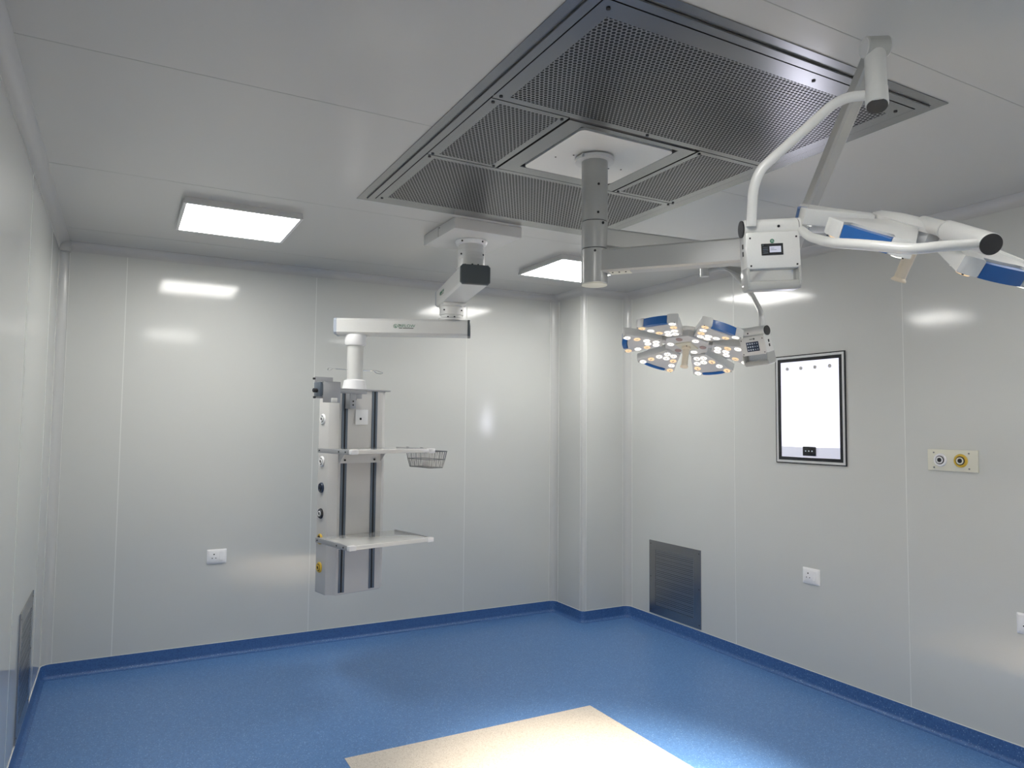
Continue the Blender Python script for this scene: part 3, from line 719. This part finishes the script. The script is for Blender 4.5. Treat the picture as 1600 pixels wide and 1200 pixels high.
# socket plate with a small port
bm = N(); box(bm, (-.048, -d / 2 - .008, 1.742), (.050, -d / 2 + .0005, 1.848), .003, SCM); sp = obj('data_socket', bm, WHITEP, t, True, label='square white socket plate with one small black port')
bm = N(); box(bm, (-.016, -d / 2 - .0095, 1.775), (-.002, -d / 2 - .007, 1.791), 0, SCM); obj('port', bm, GAP, sp, True)
bm = N(); box(bm, (-.060, -d / 2 - .008, 1.912), (-.044, -d / 2 + .001, 1.940), .002, SCM); obj('latch', bm, GAP, t, True)
# gas outlets on the left flank
def outlet(parent, M, ring, core, r=.036, h=.012, world=True, name='gas_outlet'):
    bm = N(); lathe(bm, [(r, 0), (r, h * .5), (r * .88, h), (r * .70, h), (r * .66, h * .7), (.0001, h * .7)], M, 32); o = obj(name, bm, ring, parent, world)
    bm = N(); lathe(bm, [(r * .64, h * .65), (r * .64, h * .95), (r * .56, h * .95), (.0001, h * .95)], M, 28); obj('outlet_groove', bm, GAP, o, world)
    bm = N(); lathe(bm, [(r * .52, h * .7), (r * .52, h * 1.4), (r * .36, h * 1.45), (r * .34, h * 1.1), (.0001, h * 1.1)], M, 28); obj('outlet_collar', bm, core, o, world)
    bm = N(); cyl(bm, M @ V((0, 0, h * .9)), M @ V((0, 0, h * 1.22)), r * .33, n=20); obj('outlet_hole', bm, GAP, o, world)
    return o
lx = SCM.to_3x3() @ V((-1, 0, 0))
for z, rg, cr_, lab in ((1.779, WHITEP, WHITEP, 'white round gas outlet, topmost'), (1.485, WHITEP, WHITEP, 'white round gas outlet beside the upper shelf'), (1.303, NAVY, NAVY, 'dark blue round gas outlet'),
                    (1.125, BLK, WHITEP, 'black round gas outlet'), (.950, YEL, BLK, 'yellow round gas outlet at the lower shelf'), (.757, YEL, YEL, 'yellow round gas outlet, lowest')):
    c = SCM @ V((-w / 2, .012, z)); o = outlet(t, frame((0, 0, 1), lx, c), rg, cr_); o['label'] = lab
# shelves
def shelf(z, x0, x1, y0, y1, brz):
    bm = N(); box(bm, (x0 + .014, y0 + .014, z - .014), (x1 - .014, y1, z), .002, SCM); o = obj('shelf', bm, SHELF, t, True, label='glossy light grey shelf')
    bm = N(); box(bm, (x0 + .03, y0, z - .022), (x1 - .03, y0 + .016, z + .003), .003, SCM); obj('front_edge', bm, WHITE, o, True)
    for xx in (x0, x1 - .016):
        bm = N(); box(bm, (xx, y0 + .03, z - .028), (xx + .016, y1, z + .003), .002, SCM); sr = obj('side_rail', bm, ALUM, o, True)
    for yy in (y0 + .08, y0 + .17, y1 - .03):
        c = SCM @ V((x0 - .0005, yy, z - .012)); bm = N(); cyl(bm, c, c + lx * .003, .005, n=10); obj('screw', bm, GAP, o, True)
    for xx in (x0 - .002, x1 - .048):
        bm = N(); box(bm, (xx, y0 - .003, z - .026), (xx + .050, y0 + .034, z + .005), .004, SCM); obj('corner_block', bm, WHITEP, o, True)
    bm = N(); box(bm, (-.165, -d / 2 - .010, brz), (.160, -d / 2 - .003, z - .014), .001, SCM)
    for xx in (-.165, .154):
        prism(bm, [(-d / 2 - .006, brz + .002), (-d / 2 - .10, z - .02), (-d / 2 - .10, z - .014), (-d / 2 - .006, z - .014)], xx, xx + .006, SCM @ Matrix(((0, 0, 1, 0), (1, 0, 0, 0), (0, 1, 0, 0), (0, 0, 0, 1))))
    br = obj('shelf_bracket', bm, LIGHTG, o, True)
    for xx in (-.125, .105):
        for zz in (brz + .022, z - .026):
            bm = N(); cyl(bm, SCM @ V((xx, -d / 2 - .016, zz)), SCM @ V((xx, -d / 2 - .009, zz)), .007, n=12); obj('screw', bm, GAP, br, True)
    return o
SHELF = mat('shelf_laminate', (.62, .62, .60), .12, coat=.6, coat_r=.05)
shelf(1.580, -.325, .300, -.605, -.130, 1.475)
shelf(.985, -.325, .300, -.605, -.130, .890)
SCK = SCM; SCM = SCM @ Matrix.Translation((.022, 0, -.008))
# clamp bracket at the top left
bm = N(); box(bm, (-.262, -.215, 1.963), (-.030, -.190, 1.985), .001, SCM); box(bm, (-.150, -.20, 1.86), (-.105, -d / 2 - .004, 1.985), .001, SCM); box(bm, (-.105, -.19, 1.93), (-.055, -.17, 1.985), .001, SCM)
ba = obj('bracket_arm', bm, ALUM, t, True)
for zz in (1.91, 1.885):
    bm = N(); cyl(bm, SCM @ V((-.128, -.205, zz)), SCM @ V((-.128, -.199, zz)), .005, n=10); obj('screw', bm, GAP, ba, True)
bm = N()
box(bm, (-.372, -.245, 1.895), (-.247, -.238, 2.035), .001, SCM)           # front plate
box(bm, (-.387, -.150, 1.925), (-.257, -.143, 2.070), .001, SCM)           # back plate
box(bm, (-.372, -.245, 2.030), (-.247, -.143, 2.036), .001, SCM)
cb = obj('clamp_plate', bm, ALUM, t, True, label='bent grey clamp plates')
bm = N(); box(bm, (-.394, -.238, 1.935), (-.377, -.150, 2.03), .002, SCM); box(bm, (-.377, -.236, 1.945), (-.262, -.155, 2.02), .002, SCM); obj('clamp_block', bm, RAIL, cb, True)
c = SCM @ V((-.394, -.20, 1.975)); bm = N(); cyl(bm, c, c + lx * .030, .014, n=16, bev=.003); obj('clamp_knob', bm, GAP, cb, True)
for yy, zz in ((-.16, 2.055), (-.17, 1.93)):
    c = SCM @ V((-.392, yy, zz)); bm = N(); cyl(bm, c, c + lx * .014, .007, n=10); obj('screw', bm, GAP, cb, True)
bm = N(); box(bm, (-.317, -.262, 1.897), (-.277, -.245, 1.926), .002, SCM); obj('small_catch', bm, WHITE, cb, True)

SCM = SCK
# wire basket hooked on the upper shelf
BM = SCM @ Matrix.Translation((.405, -.345, 1.560))
t = thing('wire_basket', 'small chrome wire basket hooked on the right end of the upper shelf', 'basket', BM)
bw, bl, bh = .150, .33, .115
def rr(w_, l_, z, r=.02): return [V((x, y, z)) for x, y in rrect(w_, l_, r, 4)]
bm = N(); tube(bm, rr(bw, bl, 0), .0028, 8, closed=True); tube(bm, rr(bw * .90, bl * .93, -bh * .5), .0024, 8, closed=True); tube(bm, rr(bw * .76, bl * .84, -bh), .0024, 8, closed=True)
obj('rim', bm, STEELD, t)
bm = N()
a, b, c = rr(bw, bl, 0, .0201), rr(bw * .9, bl * .93, -bh * .5, .0201), rr(bw * .76, bl * .84, -bh, .0201)
def along(lp, s):
    P = lp + [lp[0]]; D = [(P[i + 1] - P[i]).length for i in range(len(lp))]; q = s * sum(D)
    for i, dd_ in enumerate(D):
        if q <= dd_: return P[i].lerp(P[i + 1], q / max(dd_, 1e-9))
        q -= dd_
    return P[0]
for k in range(44):
    s = (k + .3) / 44; tube(bm, [along(a, s), along(b, s), along(c, s)], .0018, 5)
for k in range(5):
    x = -bw * .32 + k * bw * .16; tube(bm, [V((x, -bl * .41, -bh)), V((x, bl * .41, -bh))], .0013, 5)
for k in range(10):
    y = -bl * .38 + k * bl * .085; tube(bm, [V((-bw * .37, y, -bh)), V((bw * .37, y, -bh))], .0013, 5)
obj('wires', bm, STEELD, t)
bm = N()
for y in (-.09, .09): tube(bm, [V((-bw / 2, y, 0)), V((-bw / 2 - .006, y, .018)), V((-bw / 2 - .020, y, .0255)), V((-bw / 2 - .036, y, .0250))], .0028, 8, .01)
obj('hook', bm, STEELD, t)

# ------------------------------------------------------------------ wall fittings
# frames: local x along the wall (to the right seen from the room), y up, z out of the wall
def on_right(y, z): return frame((0, -1, 0), (-1, 0, 0), (0, y, z))
def on_back(x, z): return frame((1, 0, 0), (0, -1, 0), (x, 0, z))
def on_left(y, z): return frame((0, 1, 0), (1, 0, 0), (XL, y, z))
# viewer
VM = on_right(-2.495, 1.880)
t = thing('film_viewer', 'tall lit x-ray film viewer with black and steel frame on the right wall', 'film viewer', VM)
w, h = .566, .757
R4 = lambda a, b: [(-a / 2, -b / 2), (a / 2, -b / 2), (a / 2, b / 2), (-a / 2, b / 2)]
bm = N(); ring_plate(bm, R4(w + .006, h + .006), R4(w - .012, h - .012), 0, .009); obj('black_surround', bm, BLK, t)
bm = N(); ring_plate(bm, R4(w - .008, h - .008), R4(w - .040, h - .040), 0, .010); obj('steel_frame', bm, ALUM2, t)
bm = N(); ring_plate(bm, R4(w - .039, h - .039), R4(w - .086, h - .086), 0, .0085); obj('inner_frame', bm, BLK, t)
bm = N(); box(bm, (-w / 2 + .043, -h / 2 + .043, 0), (w / 2 - .043, h / 2 - .043, .004)); sc = obj('lit_screen', bm, XRAY, t)
_m = XRAY.node_tree.nodes['Mapping']; _m.inputs['Location'].default_value = (0, 0, 0)
_m.inputs['Scale'].default_value = (3.9, 2.8, 0); _m.inputs['Location'].default_value = (.08, .25, 0)
bm = N(); box(bm, (-w / 2 + .044, -h / 2 + .044, .0038), (w / 2 - .044, -h / 2 + .115, .0055)); obj('bottom_strip', bm, XSTRIP, t)
bm = N(); box(bm, (-.052, -h / 2 + .055, .005), (.052, -h / 2 + .120, .016), .003); cp = obj('control_panel', bm, BLK, t, label='small black control panel with three lit buttons')
for k in (-1, 0, 1):
    bm = N(); cyl(bm, (k * .026, -h / 2 + .088, .0155), (k * .026, -h / 2 + .088, .0175), .005, n=12); obj('button', bm, ICON, cp)
for k in range(4):
    x = -.180 + k * .1165
    bm = N(); cyl(bm, (x, h / 2 - .092, .0035), (x, h / 2 - .092, .012), .0125, n=20, bev=.002); obj('film_clip', bm, LIGHTG, t)
# gas outlet plate
t = thing('gas_outlet_plate', 'cream wall plate with one white and one yellow round gas outlet', 'gas outlet', on_right(-3.460, 1.569))
bm = N(); box(bm, (-.141, -.061, 0), (.141, .061, .010), .002); obj('plate', bm, CREAM, t)
I4 = Matrix.Translation((0, 0, .0095))
o = outlet(t, Matrix.Translation((-.066, .001, .0095)), WHITEP, WHITEP, .038, .010, False); o['label'] = 'white outlet'
o = outlet(t, Matrix.Translation((.049, .001, .0095)), YEL, CREAM, .038, .010, False); o['label'] = 'yellow outlet'
for x, y in ((-.104, .043), (-.104, -.043), (.093, .043), (.094, -.043)):
    bm = N(); cyl(bm, (x, y, .0095), (x, y, .0125), .0045, n=12); obj('screw', bm, STEELD, t)
# return air grilles
def grille(name_label, M, w, h):
    t = thing('return_air_grille', name_label, 'air grille', M, 'steel return air grilles low on the walls')
    iw, ih = w - .165, h - .150
    bm = N(); ring_plate(bm, R4(w, h), R4(iw, ih), 0, .006)
    for q in (-1, 1): cyl(bm, (q * (w / 2 - .003), -h / 2, .004), (q * (w / 2 - .003), h / 2, .004), .0035, n=10)
    obj('frame', bm, STEEL, t)
    bm = N(); q = [bm.verts.new((x, y, .0052)) for x, y in R4(iw, ih)]; bm.faces.new(q); obj('perforated_sheet', bm, GRIL2, t)
    bm = N(); box(bm, (-iw / 2, -ih / 2, .0004), (iw / 2, ih / 2, .0012)); obj('filter_backing', bm, PLEN, t)
    bm = N()
    for k in range(13):
        y = -ih / 2 + .02 + k * (ih - .04) / 12; box(bm, (-iw / 2 + .01, y - .004, .0012), (iw / 2 - .01, y + .004, .004))
    obj('louvre', bm, STEELD, t)
    for x in (-1, 1):
        for y in (-1, 0, 1):
            bm = N(); cyl(bm, (x * (w / 2 - .02), y * (h / 2 - .03), .005), (x * (w / 2 - .02), y * (h / 2 - .03), .008), .004, n=10); obj('screw', bm, GAP, t)
GRIL2 = holes('perforated_grille_sheet_xy', (.42, .43, .45), .0150, .0048, 'XY', False, .3)
grille('perforated stainless air grille low on the right wall next to the column', on_right(-1.106, .430), .643, .633)
grille('stainless air grille low on the left wall, seen edge-on', on_left(-1.110, .437), .610, .650)
# power sockets
def socket(M, label):
    t = thing('power_socket', label, 'power socket', M, 'white power sockets on the walls')
    bm = N(); rings(bm, [[V((x, y, z)) for x, y in rrect(a, b, .004, 3)] for a, b, z in ((.138, .108, 0), (.138, .108, .004), (.118, .088, .011))]); obj('cover_frame', bm, WHITEP, t)
    bm = N(); box(bm, (-.056, -.037, .009), (.018, .037, .0125), .001); ins = obj('socket_insert', bm, WHITEP, t)
    for x, y, r in ((-.020, .018, .0052), (-.032, -.010, .0038), (-.007, -.010, .0038)):
        bm = N(); cyl(bm, (x, y, .011), (x, y, .0129), r, n=14); obj('socket_hole', bm, GAP, ins)
    bm = N(); rings(bm, [[V((x, y, z)) for x, y in ((.020, -.036), (.043, -.036), (.043, .036), (.020, .036))] for z in (.009, .012)])
    prism(bm, [(-.026, .010), (-.026, .017), (.030, .012), (.030, .010)], .022, .041, Matrix(((0, 0, 1, 0), (1, 0, 0, 0), (0, 1, 0, 0), (0, 0, 0, 1)))); sw = obj('rocker_switch', bm, WHITEP, t)
    bm = N(); box(bm, (.027, -.0285, .0125), (.036, -.0265, .0175)); obj('switch_mark', bm, LIGHTG, sw)
    return t
socket(on_back(-3.505, .742), 'white power socket with switch low on the back wall, left of the pendant')
socket(on_right(-2.490, .738), 'white power socket with switch on the right wall below the film viewer')
socket(on_right(-3.838, .736), 'white power socket cut off by the right edge of the photo')

# ------------------------------------------------------------------ colour management
SC.view_settings.view_transform = 'Standard'; SC.view_settings.look = 'None'; SC.view_settings.gamma = 1
SC.view_settings.exposure = .13; SC.view_settings.use_curve_mapping = False
w_ = bpy.data.worlds.new('world'); SC.world = w_; w_.use_nodes = True; w_.node_tree.nodes['Background'].inputs[0].default_value = (0, 0, 0, 1)
SC.cycles.max_bounces = 12; SC.cycles.diffuse_bounces = 8; SC.cycles.glossy_bounces = 6; SC.cycles.transparent_max_bounces = 12
SC.cycles.use_denoising = True; SC.cycles.sample_clamp_indirect = 6
